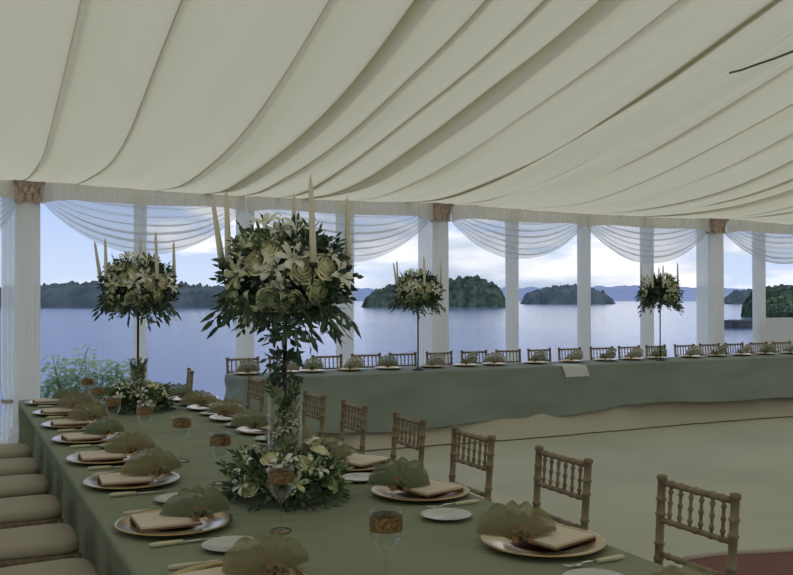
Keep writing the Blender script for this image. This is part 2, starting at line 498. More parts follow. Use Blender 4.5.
swag(723, 838, 264, 'sheer white voile swag cut off by the right edge of the photo', 6)
swag(840, 935, 266, 'sheer white voile swag beyond the right edge, nearest the right wall', 7)

# ------------------------------------------------------------------ outside: bank, lake, islands, hills
m = MB()
def bank(u, v):
    Xb_ = lerp(-40, 60, u); yy = [WY+.35, 12.6, 13.6, 15.5, 18, 22]; zz = [-.12, -.15, -.35, -1.5, -3.0, -3.9]
    k = v*5; i = min(4, int(k)); f = k-i
    return (Xb_, lerp(yy[i], yy[i+1], f), lerp(zz[i], zz[i+1], f) + .06*noise.noise(Vector((Xb_, k*2, 0))))
m.grid(120, 16, bank); tag(m.build('grass_bank', M_grass), kind='structure')
m = MB(); m.add([(-9000, 16, 0), (12000, 16, 0), (12000, 14000, 0), (-9000, 14000, 0)], [(0, 1, 2, 3)])
lk = m.build('lake', M_water, smooth=False); lk.location = (0, 0, -3.0); lk['kind'] = 'structure'
LZ = -3.0
def dbase(y): return (HC-LZ)*F/(y-HY)

def landmass(name, sil, d, thick, m_, label, cat, clump=.5, seed=0, cs=6.0, nu=220, nv=40, kind=None, part='tree_cover'):
    """wooded land whose skyline passes through sil = [(px, top y)...]; a real hill with depth"""
    pxs = [p for p, _ in sil]; hs = [max(0.0, zpx(y, d)-LZ) for _, y in sil]
    mb = MB()
    fwd = Vector((FX, FY, 0))
    o0 = Vector((*at_d((pxs[0]+pxs[-1])/2, d), LZ))
    def fn(u, v):
        px = lerp(pxs[0], pxs[-1], u); h = float(np.interp(px, pxs, hs))
        a, b = at_d(px, d); s = 2*v-1
        c = Vector((a, b, 0)) + fwd*(s*thick*(.25+.75*min(1, h/max(hs)*1.4)))
        cov = (1-abs(s)**2.4)**.6 if abs(s) < 1 else 0
        P = Vector((c.x/cs, c.y/cs, seed))
        n = abs(noise.noise(P)) + .5*abs(noise.noise(P*2.1)) + .25*abs(noise.noise(P*4.3))
        ed = min(1, h/(.3*max(hs)+1e-6))
        z = h*cov*(1-clump*.30) + clump*cs*n*(1.0 if cov > .02 else 0)*ed*.9
        j = noise.noise_vector(P*1.7)*cs*.18*clump*(1 if 0 < u < 1 else 0)
        return (c.x - o0.x + j.x, c.y - o0.y + j.y, max(-.3, z if cov > 0 else -.3))
    mb.grid(nu, nv, fn)
    root = empty(name, o0, label=label, cat=cat)
    if kind: root['kind'] = kind
    p = mb.build(part, m_, root); 
    # shoreline rocks
    mr = MB()
    def fr(u, v):
        px = lerp(pxs[0], pxs[-1], u); a, b = at_d(px, d); s = 2*v-1
        h = float(np.interp(px, pxs, hs))
        c = Vector((a, b, 0)) + fwd*(s*thick*1.04*(.25+.75*min(1, h/max(hs)*1.4)))
        return (c.x-o0.x, c.y-o0.y, -.4 + .7*(1-abs(s)**6)*thick*.02 + .1)
    mr.grid(60, 9, fr); mr.build('shore', M_stone, root)
    return root

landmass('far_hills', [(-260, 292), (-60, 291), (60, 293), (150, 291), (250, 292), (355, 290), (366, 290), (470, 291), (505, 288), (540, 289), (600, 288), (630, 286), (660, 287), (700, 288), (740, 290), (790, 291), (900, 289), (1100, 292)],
         2900, 300, M_hills, 'long line of pale blue hills across the far shore of the lake', 'hill', clump=.25, seed=3, cs=60, nu=300, nv=10, kind='structure', part='hazed_slopes')
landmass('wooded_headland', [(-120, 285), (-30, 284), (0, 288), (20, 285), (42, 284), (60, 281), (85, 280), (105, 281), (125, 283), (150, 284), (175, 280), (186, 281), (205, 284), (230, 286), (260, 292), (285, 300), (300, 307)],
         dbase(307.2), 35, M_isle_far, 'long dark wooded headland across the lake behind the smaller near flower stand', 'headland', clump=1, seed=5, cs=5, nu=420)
landmass('wooded_island', [(362, 307), (366, 299), (372, 292), (384, 285), (398, 280), (412, 274), (424, 269), (436, 270), (446, 272), (458, 270), (468, 268), (480, 270), (490, 277), (498, 286), (503, 297), (507, 307)],
         dbase(307), 30, M_island, 'large round wooded island on the lake behind the middle capital pillar', 'island', clump=1.25, seed=7, cs=5, nu=420)
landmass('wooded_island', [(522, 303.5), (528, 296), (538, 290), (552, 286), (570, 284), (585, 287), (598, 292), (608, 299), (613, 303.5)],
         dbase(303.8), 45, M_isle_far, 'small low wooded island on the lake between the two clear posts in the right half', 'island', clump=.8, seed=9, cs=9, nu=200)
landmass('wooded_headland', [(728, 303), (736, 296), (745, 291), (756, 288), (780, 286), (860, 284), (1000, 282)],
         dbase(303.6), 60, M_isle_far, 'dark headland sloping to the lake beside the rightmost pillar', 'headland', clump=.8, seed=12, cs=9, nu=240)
landmass('lakeside_trees', [(755, 318), (760, 300), (766, 283), (774, 279), (784, 282), (794, 286), (810, 280), (840, 284), (900, 275), (1000, 280)],
         dbase(317.5), 16, M_neartree, 'dark green clump of trees above the low ivory wall at the right edge', 'trees', clump=1, seed=15, cs=2.4, nu=300)
# leafy bush in front of that clump
M_shore = mat('shore_leaf', (0.06, 0.10, 0.05), .7, noise=(2, (0.16, 0.21, 0.12), .4, .6))
def bush(px, d, zbase, h, r, label, seed, m_=None, ls=.5, n=500):
    rnd = random.Random(seed); x, y = at_d(px, d)
    t = empty('leafy_bush', (x, y, zbase), label=label, cat='bush')
    mb = MB()
    for _ in range(n):
        a = rnd.uniform(0, 2*PI); u = rnd.uniform(-.2, 1); rr = r*math.sqrt(max(0, 1-u*u))*rnd.uniform(.8, 1.08)
        c = Vector((rr*math.cos(a), rr*math.sin(a), h*.45+u*h*.55))
        R_ = Matrix.Rotation(rnd.uniform(0, 6), 4, 'Z') @ Matrix.Rotation(rnd.uniform(-1, 1), 4, 'X')
        leaf(mb, Matrix.Translation(c) @ R_, ls, ls*.45)
    mb.build('leaves', m_ or M_leafl, t)
    mb = MB()
    for k in range(5):
        a = k*1.3; mb.tube([(0, 0, -.1), (r*.25*math.cos(a), r*.25*math.sin(a), h*.4), (r*.5*math.cos(a), r*.5*math.sin(a), h*.8)], r*.04, 6)
    mb.build('branches', M_bark, t)
    return t
def leaf(mb, M, l, w_, bend=.18):
    v = [(0, 0, 0), (l*.3, w_*.42, l*.02), (l*.3, -w_*.42, l*.02), (l*.62, w_*.40, -l*bend*.3), (l*.62, -w_*.40, -l*bend*.3), (l, 0, -l*bend), (l*.45, 0, l*.05)]
    mb.add(v, [(0, 2, 6), (0, 6, 1), (1, 6, 3), (2, 4, 6), (6, 4, 5), (6, 5, 3)], M)
bush(779, 192, LZ+.1, 5.0, 2.6, 'pale green bush on the lakeshore above the low ivory wall', 3, ls=.6, n=900, m_=M_shore)
bush(826, 186, LZ+.1, 4.8, 2.6, 'pale green shore bush mostly cut by the right edge', 4, ls=.6, n=900, m_=M_shore)
# dark stone jetty
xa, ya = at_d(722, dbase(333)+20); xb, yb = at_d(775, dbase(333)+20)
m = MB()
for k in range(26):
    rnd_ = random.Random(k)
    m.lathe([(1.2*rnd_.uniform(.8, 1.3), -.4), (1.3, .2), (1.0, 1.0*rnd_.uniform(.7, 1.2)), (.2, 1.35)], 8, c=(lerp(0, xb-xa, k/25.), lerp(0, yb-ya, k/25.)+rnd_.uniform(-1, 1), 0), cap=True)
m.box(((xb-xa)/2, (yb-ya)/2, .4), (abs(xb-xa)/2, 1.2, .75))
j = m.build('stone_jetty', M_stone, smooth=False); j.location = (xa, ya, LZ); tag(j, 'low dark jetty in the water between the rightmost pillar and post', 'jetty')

# saplings outside
def sapling(px, Y, ytop, label, seed, spread=.22):
    rnd = random.Random(seed); X, _, d = at_Y(px, Y); h = zpx(ytop, d) + .15
    t = empty('sapling', (X, Y, -.15), label=label, cat='shrub', group='young shrubs outside the lake side')
    ms = MB(); ml = MB()
    for k in range(5):
        a = rnd.uniform(0, 2*PI); lean = rnd.uniform(.1, 1)*spread; hh = h*rnd.uniform(.7, 1) if k else h
        pts = [(lean*math.cos(a)*(q**1.3), lean*math.sin(a)*(q**1.3), hh*q) for q in (0, .25, .5, .75, 1)]
        ms.tube(pts, .004, 5)
        for q in range(46):
            f = rnd.uniform(.22, 1); b = rnd.uniform(0, 2*PI)
            c = Vector((lean*math.cos(a)*f**1.3, lean*math.sin(a)*f**1.3, hh*f))
            off = Vector((math.cos(b), math.sin(b), .2))*rnd.uniform(.02, .12)
            leaf(ml, Matrix.Translation(c+off) @ Matrix.Rotation(b, 4, 'Z') @ Matrix.Rotation(rnd.uniform(-.6, .5), 4, 'Y') @ Matrix.Rotation(rnd.uniform(-1, 1), 4, 'X'), .10, .055)
    ms.build('stems', M_stem, t); ml.build('leaves', M_pale, t)
sapling(50, 12.3, 356, 'pale green sapling beside the leftmost pillar', 1)
sapling(66, 12.2, 345, 'tallest pale green sapling outside, right of the leftmost pillar', 2, .3)
sapling(86, 12.4, 352, 'pale green sapling outside, third from the leftmost pillar', 3)
sapling(101, 12.1, 366, 'short pale green sapling below the smaller near flower stand', 4)
sapling(116, 12.3, 360, 'pale green sapling rising just left of the smaller near flower stand', 5, .15)

# ================================================================== furniture
# ------------------------------------------------------------------ chiavari chair (back at -x local, seat front at +x)
def turned(p0, p1, r, rings, ringr=1.28, n=10, rw=.006):
    """bamboo-turned rod"""
    p0 = Vector(p0); p1 = Vector(p1); L_ = (p1-p0).length
    st = [(0, r)]
    for q in rings:
        st += [(q-rw*1.6/L_, r), (q-rw*.6/L_, r*ringr), (q+rw*.6/L_, r*ringr), (q+rw*1.6/L_, r)]
    st.append((1, r))
    mb = MB(); mb.tube([p0.lerp(p1, a) for a, _ in st], r, n, [b for _, b in st])
    return mb
def make_chair():
    t = empty('chiavari_chair')
    SW = .165; BZ = .90
    def P(x, y, z): return (x, y, z)
    def backx(z): return -.20 - .00*z - max(0, z-.45)*.07
    for s in (-1, 1):
        mb = MB(); rng = [.10, .16, .30, .36, .47, .53, .66, .72, .84, .90]
        zs = []; 
        st = [(0, .014)]
        for q in rng: st += [(q-.008, .0155), (q-.003, .020), (q+.003, .020), (q+.008, .0155)]
        st += [(.975, .0155), (.98, .020), (.995, .020), (1.0, .012)]
        mb.tube([(backx(a*BZ) - .03*max(0, .3-a), s*(SW+.012*a), a*BZ) for a, _ in st], .016, 10, [b for _, b in st]); mb.build('leg', M_wood, t)
        turned((.205, s*.185, 0), (.19, s*.18, .43), .016, [.12, .2, .5, .58, .86]).build('leg', M_wood, t)
        for z in (.16, .27):
            turned((.19, s*.18, z), (-.2, s*.168, z), .009, [.3, .5, .7], 1.4, 8).build('stretcher', M_wood, t)
    for x, z, w_ in ((.19, .20, .18), (-.205, .22, .165), (.19, .31, .18)):
        turned((x, -w_, z), (x, w_, z), .009, [.25, .5, .75], 1.4, 8).build('stretcher', M_wood, t)
    for z, rr in ((.872, .0125), (.735, .011), (.612, .011)):
        x = backx(z)
        turned((x, -SW-.006, z), (x, SW+.006, z), rr, [.14, .28, .5, .72, .86], 1.25, 8, .005).build('rail', M_wood, t)
    for k in range(6):
        y = lerp(-.128, .128, k/5)
        turned((backx(.735), y, .735), (backx(.872), y, .872), .0062, [.2, .5, .8], 1.6, 6, .006).build('spindle', M_wood, t)
    mb = MB()
    def rsq(u, v, hx0=.205, hx1=-.205):
        return None
    def sl(a, ex, hx, hy0, hy1):
        c, s = math.cos(a), math.sin(a)
        x = hx*math.copysign(abs(c)**ex, c); y = math.copysign(abs(s)**ex, s)
        wy = lerp(hy1, hy0, (x+hx)/(2*hx)); return x, y*wy
    def solid(prof, ex, n=40):
        v = []; f = []
        for sc_, z in prof:
            for k in range(n):
                x, y = sl(2*PI*k/n, ex, .205, .205, .18); v.append((x*sc_, y*sc_, z))
        for i in range(len(prof)-1):
            for k in range(n): f.append((i*n+k, i*n+(k+1) % n, (i+1)*n+(k+1) % n, (i+1)*n+k))
        f.append(tuple(range(n))[::-1]); f.append(tuple((len(prof)-1)*n+k for k in range(n)))
        mb = MB(); mb.add(v, f); return mb
    solid([(.93, .405), (.98, .41), (1, .42), (1, .432), (.97, .438)], .35).build('seat', M_wood, t)
    solid([(.95, .438), (1.0, .445), (1.02, .460), (1.0, .478), (.93, .490), (.75, .497), (.4, .501), (.05, .502)], .42).build('cushion', M_cushion, t)
    return t
chair0 = make_chair()
right_Y = [2.385, 3.13, 3.83, 4.50, 5.22, 5.88, 6.54, 7.2]
right_X = [2.135, 2.11, 2.09, 2.08, 2.06, 2.05, 2.05, 2.05]
left_Y = [2.34, 2.98, 3.72, 4.36, 5.06, 5.70, 6.33, 6.98]
headX = [2.95 + .505*k for k in range(18)]
slots = []
words = ['nearest the camera', 'second from the camera', 'third from the camera', 'fourth from the camera', 'fourth from the lake end', 'third from the lake end', 'second from the lake end', 'last at the lake end']
for i, Y in enumerate(right_Y):
    slots.append((right_X[i], Y, PI, 'limewashed wooden chair on the right side of the near table, ' + words[i], 'chairs on the right of the near table'))
for i, Y in enumerate(left_Y):
    slots.append((.322, Y, 0, 'ivory-cushioned wooden chair on the left side of the near table, ' + words[i], 'chairs on the left of the near table'))
for i, X in enumerate(headX):
    w_ = ORD[i] + ' from its left end' if i < 9 else ORD[17-i] + ' from its right end'
    slots.append((X, 9.60 + .015*math.sin(i*2.3), -PI/2 + .05*math.sin(i*1.7), 'wooden spindle-back chair behind the head table, ' + w_, 'chairs behind the head table'))
slots.append((1.77, 8.35, PI-.16, 'lone wooden chair beyond the far end of the near table', None))
rc = random.Random(4)
for (X, Y, rz, lab, grp), c in zip(slots, copies(chair0, len(slots))):
    c.location = (X, Y, 0); c.rotation_euler = (0, 0, rz + (rc.uniform(-.03, .03) if grp and 'near' in grp else 0)); c['label'] = lab; c['category'] = 'chair'
    if grp: c['group'] = grp

# ------------------------------------------------------------------ tables
def trestle(name, x0, x1, y0, y1, label):
    t = empty(name, ((x0+x1)/2, (y0+y1)/2, 0), label=label, cat='table')
    hx, hy = (x1-x0)/2-.02, (y1-y0)/2-.02
    mb = MB(); mb.box((0, 0, .735), (hx, hy, .014)); mb.build('tabletop', M_wood, t, smooth=False)
    for sx in (-1, 1):
        for sy in (-1, 1):
            mb = MB(); mb.tube([(sx*(hx-.15), sy*(hy-.15), 0), (sx*(hx-.15), sy*(hy-.15), .72)], .02, 8); mb.build('leg', M_iron, t)
    return t
NX0, NX1, NY0, NY1 = .485, 1.915, .6, 7.66
HX0, HX1, HY0, HY1 = 2.60, 12.05, 8.62, 9.33
trestle('banquet_table', NX0, NX1, NY0, NY1, 'long banquet table running from the camera towards the lake')
trestle('head_table', HX0, HX1, HY0, HY1, 'long head table set parallel to the lake side')
def drape(name, x0, x1, y0, y1, ztop, m_, label, hem, flare, wave, seed, cat='tablecloth', step=.035, push=None, crease=.012):
    """cloth over a rectangular table: closed outline rings from the middle out, over the edge and down"""
    rnd = random.Random(seed)
    per = []; r = .03
    def side(p, q):
        L_ = math.dist(p, q); n = int(L_/step)
        for k in range(n): per.append((lerp(p[0], q[0], k/n), lerp(p[1], q[1], k/n), (q[1]-p[1])/L_, -(q[0]-p[0])/L_))
    side((x0+r, y0), (x1-r, y0)); side((x1, y0+r), (x1, y1-r)); side((x1-r, y1), (x0+r, y1)); side((x0, y1-r), (x0, y0+r))
    n = len(per); cxm, cym = (x0+x1)/2, (y0+y1)/2
    v = []; f = []; rows = 0
    # vertical skirt rings (t = 0 top edge .. 1 hem)
    def ring(fn):
        nonlocal rows
        for k, (x, y, nx, ny) in enumerate(per): v.append(fn(k, x, y, nx, ny))
        rows += 1
    ring(lambda k, x, y, nx, ny: (x-nx*.012, y-ny*.012, ztop))
    ring(lambda k, x, y, nx, ny: (x-nx*.003, y-ny*.003, ztop-.003))
    T = [.02, .06, .12, .2, .3, .4, .5, .6, .7, .8, .9, 1.0]
    for t_ in T:
        def fn(k, x, y, nx, ny, t_=t_):
            s = k*step
            hz = hem(x, y)
            z = ztop - .003 - t_*(ztop-.003-hz)
            o_ = flare(x, y)*t_**(2.4 if 'ivory' in name else 1.3) + wave*t_*(math.sin(s*9 + 1.5*math.sin(s*1.9+seed)) + .6*math.sin(s*4.1+seed))*.5 + wave*t_*.7
            o_ += crease*noise.noise(Vector((s*(3 if crease < .02 else 1.6) + t_*1.5, t_*2.4, seed)))*min(1, t_*4)
            if push: o_ += push(x, y)*sstep(t_/.3)
            return (x+nx*o_, y+ny*o_, z)
        ring(fn)
    for i in range(rows-1):
        for k in range(n): f.append((i*n+k, (i+1)*n+k, (i+1)*n+(k+1) % n, i*n+(k+1) % n))
    mb = MB(); mb.add(v, f)
    # top surface
    nx_, ny_ = max(6, int((x1-x0)/.05)), max(6, int((y1-y0)/.05))
    def ft(u, v_):
        x = lerp(x0+.012, x1-.012, u); y = lerp(y0+.012, y1-.012, v_)
        e_ = min(1, min(u, 1-u)*12, min(v_, 1-v_)*12)
        return (x, y, ztop + .0022*e_*(noise.noise(Vector((x*2.2, y*5, seed)))+noise.noise(Vector((x*6, y*3, seed+3)))*.6))
    mb.grid(nx_, ny_, ft)
    o = mb.build(name, m_); tag(o, label, cat); return o
drape('green_tablecloth', NX0, NX1, NY0, NY1, .757, M_green, 'sage green cloth over the near banquet table with the place settings', lambda x, y: .06, lambda x, y: .0, .012, 3, step=.03, push=lambda x, y: -.15 if x > 1.9 and 1.5 < y < 7.6 else (-.11 if x < .5 and y < 7.45 else 0))
def hhem(x, y):
    return .235 + .05*math.sin(x*.9+.5) + .02*math.sin(x*2.7) if y < HY0+.1 else .3
def hflare(x, y): return (.20 + .06*math.sin(x*.8)) if y < HY0+.1 and y > HY0-.1 else .0
drape('ivory_undercloth', HX0+.07, HX1-.07, HY0+.01, HY1-.01, .752, M_under, 'ivory cloth showing below the green one on the head table', lambda x, y: .012, lambda x, y: (.30 + .03*math.sin(x*1.3)) if abs(y-HY0) < .1 else -.01, .015, 8)
drape('head_tablecloth', HX0, HX1, HY0, HY1, .760, M_hgreen, 'sage green cloth over the long head table', hhem, lambda x, y: hflare(x, y)+.025 if y < HY0+.1 else .0, .025, 5, crease=.055)

# ------------------------------------------------------------------ place settings on the near table
TZ = .7605
def charger_mb(n=64, R_=.20):
    mb = MB(); k = R_/.2
    mb.lathe([(0.0001, .006), (.10*k, .006), (.118*k, .0065), (.128*k, .012), (.19*k, .019), (.1985*k, .0195), (.2*k, .0175), (.196*k, .0145), (.13*k, .004), (.11*k, .0), (.0001, 0)], n)
    return mb
charger = charger_mb().build('charger_plate', M_gold)
def napkin_proto():
    t = empty('folded_napkin')
    mb = MB(); mb.box((0, 0, .003), (.103, .103, .003)); mb.build('brown_backing', M_brown, t, smooth=False)
    mb = MB()
    def fn(u, v):
        x, y = (u-.5)*.2, (v-.5)*.2
        return (x, y, .0135 + .003*math.sin(u*PI)*math.sin(v*PI) + .001*noise.noise(Vector((x*30, y*30, 0))))
    mb.grid(12, 12, fn)
    mb.box((0, 0, .0095), (.0995, .0995, .0035)); mb.build('cream_square', M_card, t, smooth=False)
    return t
napkin = napkin_proto()
def organza_proto(seed, m1):
    """square of organza pulled through a brown tie: one big fan arching over, one short tail; opens along +x"""
    rnd = random.Random(seed); t = empty('organza_bow')
    p1, p2, p3 = rnd.uniform(0, 6), rnd.uniform(0, 6), rnd.uniform(0, 6)
    spread = rnd.uniform(1.0, 1.35)
    def lobe(dirx, R_, H, sp, seed2, fold=.016, nfo=5):
        mb = MB()
        for layer in range(3):
            def fn(u, v, layer=layer):
                a = (u-.5)*2*sp; q = a/sp
                rr = .010 + R_*v**.8*(1+.07*math.sin(3*a+p1+layer) + .03*math.sin(7*a+p2))
                ridge = fold*v**.6*math.sin(nfo*a*2.6 + p3 + layer*2.1)
                if layer == 0:      # sheet lying on the napkin
                    z = .004 + .012*v + .3*abs(ridge)
                elif layer == 1:    # puffed top sheet whose mouth stays open
                    z = .012 + H*math.sin(min(1, .06+v*.94)*PI*.72)**.8*max(0, 1-q*q)**.45 + ridge*(1-q*q)
                else:               # inner fold
                    z = .010 + .6*H*math.sin(v*PI*.8)*max(0, 1-q*q)**.6 - ridge
                return (dirx*rr*math.cos(a*(1-.12*v)), rr*math.sin(a), max(.004, z))
            mb.grid(34, 12, fn)
        return mb
    lobe(1, .150, .098, spread, 1, .011).build('fan', m1, t)
    lobe(-1, .060, .038, .9, 2, .008).build('tail', m1, t)
    mb = MB()
    mb.tube([(.0, .016*math.cos(a), .020+.017*math.sin(a)) for a in [2*PI*k/12 for k in range(13)]], .009, 6)
    # gathered brown ribbon ends
    for sy in (-1, 1):
        mb.grid(3, 12, lambda u, v: (-.012-.075*v, sy*(.012+.022*v)+.026*(u-.5), .040*(1-v)**1.5+.012+.006*math.sin(v*11+sy)))
    mb.build('tie', M_brown, t)
    return t
orgs = [organza_proto(5, M_org), organza_proto(8, M_org2), organza_proto(13, M_org)]
sideplate_mb = MB(); sideplate_mb.lathe([(.0001, .004), (.055, .004), (.062, .006), (.090, .014), (.093, .0135), (.090, .0115), (.058, .001), (.0001, 0)], 48)
sideplate = sideplate_mb.build('side_plate', M_china)
def cutlery(kind):
    t = empty(kind)
    mb = MB()
    mb.tube([(-.11, 0, .006), (-.09, 0, .006), (-.04, 0, .006), (-.005, 0, .006)], .006, 8, [.006, .0085, .0075, .006]); mb.build('handle', M_handle, t)
    mb = MB()
    if kind == 'table_knife':
        v = []; 
        for z in (.0045, .0065):
            v += [(-.005, -.007, z), (.05, -.009, z), (.10, -.007, z), (.118, .004, z), (.10, .008, z), (-.005, .007, z)]
        mb.add(v, [(5, 4, 3, 2, 1, 0), (6, 7, 8, 9, 10, 11)] + [(k, (k+1) % 6, 6+(k+1) % 6, 6+k) for k in range(6)]); nm = 'blade'
    else:
        mb.tube([(-.005, 0, .006), (.03, 0, .008), (.05, 0, .006)], .004, 6)
        mb.grid(5, 4, lambda u, v: (.05+.022*u, (v-.5)*.022*(.5+.5*math.sin(PI*u*.5)), .006-.003*u))
        for k in range(4): mb.tube([(.072, -.009+.006*k, .004), (.10, -.009+.006*k, .005), (.115, -.009+.006*k, .009)], .0016, 4)
        nm = 'tines'
    mb.build(nm, M_steel, t)
    return t
knife0, fork0 = cutlery('table_knife'), cutlery('table_fork')

LY = [1.72, 2.42, 3.16, 3.97, 4.60, 5.285, 5.93, 6.59, 7.27]
RYs = [1.62, 2.39, 3.23, 3.91, 4.53, 5.15, 5.77, 6.39, 7.01]
LW = ['off the bottom of the photo', 'nearest the camera', 'second from the camera', 'third from the camera', 'fourth from the camera', 'fourth from the lake end', 'third from the lake end', 'second from the lake end', 'last at the lake end']
RW = ['cut off by the bottom edge', 'nearest the camera', 'second from the camera', 'third from the camera beside the flowers', 'hidden just behind the flowers', 'fourth from the lake end', 'third from the lake end', 'second from the lake end', 'last at the lake end']
places = [('left', .705, LY[i], 0.0, LW[i]) for i in range(1, 9)] + [('right', 1.712, RYs[i], PI, RW[i]) for i in range(0, 9)]
rp = random.Random(21)
np_ = len(places)
ch = copies(charger, np_); na = copies(napkin, np_); sp = copies(sideplate, np_); kn = copies(knife0, np_); fk = copies(fork0, np_)
k3 = [[], [], []]
for i in range(np_): k3[i % 3].append(i)
og = [None]*np_
for q in range(3):
    for i, o in zip(k3[q], copies(orgs[q], len(k3[q]))): og[i] = o
def put(o, X, Y, z, rz): o.location = (X, Y, z); o.rotation_euler = (0, 0, rz)
for i, (side, X, Y, rz, wd) in enumerate(places):
    sg = 1 if rz == 0 else -1
    jr = rp.uniform
    put(ch[i], X, Y, TZ, rz); tag(ch[i], f'gold charger plate, {side} side of near table, {wd}', 'plate', 'gold charger plates on the near table')
    put(na[i], X-.03*sg, Y+jr(-.01, .01), TZ+.0175, rz+jr(-.12, .12) + (.35 if side == 'right' else .05)); tag(na[i], f'cream folded napkin on {side} charger {wd}', 'napkin', 'cream napkin squares on the chargers')
    put(og[i], X+(.085+jr(-.01, .01) if side == 'left' else -.105), Y-(.055 if side == 'left' else .02), TZ+.034, jr(-.3, .3)+(1.55 if side == 'left' else 1.35)); s_ = jr(.72, .88); og[i].scale = (s_, s_, s_*jr(.9, 1.15))
    tag(og[i], f'tied organza bow on the {side} charger {wd}', 'napkin bow', 'organza bows on the near table')
    put(sp[i], X+.10*sg, Y+(.385 if side == 'left' and i not in (2, 5, 6) or i in (9, 10, 8) else .31)*sg, TZ, 0); tag(sp[i], f'white side plate by {side} charger {wd}', 'plate', 'side plates on the near table')
    put(kn[i], X-.02*sg, Y-.235*sg, TZ, rz+jr(-.05, .05)); tag(kn[i], f'cream-handled knife by {side} charger {wd}', 'knife', 'knives on the near table')
    put(fk[i], X-.02*sg, Y+.235*sg, TZ, rz+jr(-.06, .06)); tag(fk[i], f'cream-handled fork by {side} charger {wd}', 'fork', 'forks on the near table')

# ------------------------------------------------------------------ wine glasses
def glass_proto():
    t = empty('wine_glass')
    mb = MB(); mb.lathe([(.0001, .003), (.012, .004), (.034, .002), (.036, .0), (.036, .0015), (.012, .006), (.0045, .014), (.004, .05), (.0045, .092), (.008, .1)], 32); mb.build('stem', M_glass, t)
    mb = MB(); mb.lathe([(.004, .098), (.018, .106), (.032, .122), (.0405, .142), (.044, .165), (.0445, .19), (.0435, .222), (.0427, .222), (.0437, .19), (.043, .165), (.039, .142), (.03, .124), (.012, .11)], 40); mb.build('bowl', M_glass, t)
    mb = MB(); mb.lathe([(.0448, .166), (.0453, .178), (.0452, .19), (.0446, .206)], 40); mb.build('gold_band', M_goldband, t)
    mb = MB(); mb.lathe([(.030, .0032), (.0364, .0012), (.0368, .0025), (.031, .005)], 32); mb.build('gold_foot_edge', M_goldband, t)
    return t
gp = [(1.06, 2.20, 'nearest the camera at the bottom edge'), (1.015, 2.93, 'in front of the largest flower wreath'), (1.04, 3.79, 'just left of the largest flower wreath'),
      (1.015, 4.40, 'between the two flower wreaths'), (.95, 4.97, 'in front of the far flower wreath'), (.86, 5.47, 'third from the far left end'), (.87, 6.15, 'second from the far left end'), (.90, 6.88, 'at the far left end')]
for (X, Y, l), o in zip(gp, copies(glass_proto(), len(gp))):
    put(o, X, Y, TZ, X*7); tag(o, 'stemmed wine glass with gold band, ' + l, 'glass', 'gold-banded wine glasses')

# ------------------------------------------------------------------ flowers
def rose_mb(seed, n=3):
    rnd = random.Random(seed); mb = MB()
    # bud + rings of cupped petals, unit radius ~1
    for ring_, (cnt, rr, hh, wd) in enumerate([(3, .24, .74, 1.3), (4, .42, .70, 1.05), (5, .64, .60, .85), (6, .86, .44, .72), (6, 1.05, .22, .70)]):
        for k in range(cnt):
            a0 = 2*PI*k/cnt + ring_*.7 + rnd.uniform(-.12, .12)
            def fn(u, v, a0=a0, rr=rr, hh=hh, wd=wd, ring_=ring_):
                a = a0 + (u-.5)*2*wd*(.5+.5*math.sin(PI*min(.75, .1+.8*v)))
                r_ = rr*(.30 + .78*math.sin(PI*(.12+.60*v))) * (1 + .09*(u-.5)*2) + .07*max(0, v-.8)*5*(ring_ > 1)
                z = -.22 + (hh+.24)*v**.9 - .09*((u-.5)*2)**2*v - .06*max(0, v-.82)*5*(ring_ > 1)
                return (r_*math.cos(a), r_*math.sin(a), z)
            mb.grid(6, 7, fn)
    mb.lathe([(.18, -.2), (.24, .1), (.2, .35), (.08, .45)], 8, cap=True)
    mb.lathe([(.05, -.5), (.4, -.3), (.62, -.05), (.5, .05)], 10)
    return mb
def lily_mb(seed):
    rnd = random.Random(seed); mb = MB()
    for k in range(6):
        a0 = 2*PI*k/6 + rnd.uniform(-.1, .1); L_ = 1.0*rnd.uniform(.9, 1.1)
        def fn(u, v, a0=a0, L_=L_):
            w_ = .20*math.sin(PI*min(.98, .12+.86*v)); r_ = .06+L_*math.sin(v*1.5)*.95; z = .45*math.sin(v*2.3) - .25*v*v + .05*math.cos((u-.5)*PI)
            s = (u-.5)*2*w_
            return (r_*math.cos(a0)-s*math.sin(a0), r_*math.sin(a0)+s*math.cos(a0), z)
        mb.grid(4, 7, fn)
    for k in range(5):
        a = 2*PI*k/5; mb.tube([(0, 0, .05), (.12*math.cos(a), .12*math.sin(a), .3), (.2*math.cos(a), .2*math.sin(a), .48)], .02, 4)
    return mb
def hidden_mesh(mb, name, m_):
    o = mb.build(name, m_); me = o.data; bpy.data.objects.remove(o); return me
R1 = [hidden_mesh(rose_mb(s), 'rose', M_rose) for s in (1, 2)]
R2 = [hidden_mesh(rose_mb(s), 'green_rose', M_rosegreen) for s in (3,)]
LI = [hidden_mesh(lily_mb(s), 'lily', M_lily) for s in (1, 2)]
LL = hidden_mesh(lily_mb(5), 'lime_lily', M_lime)
def orient(dirv):
    return Vector(dirv).to_track_quat('Z', 'Y').to_euler()
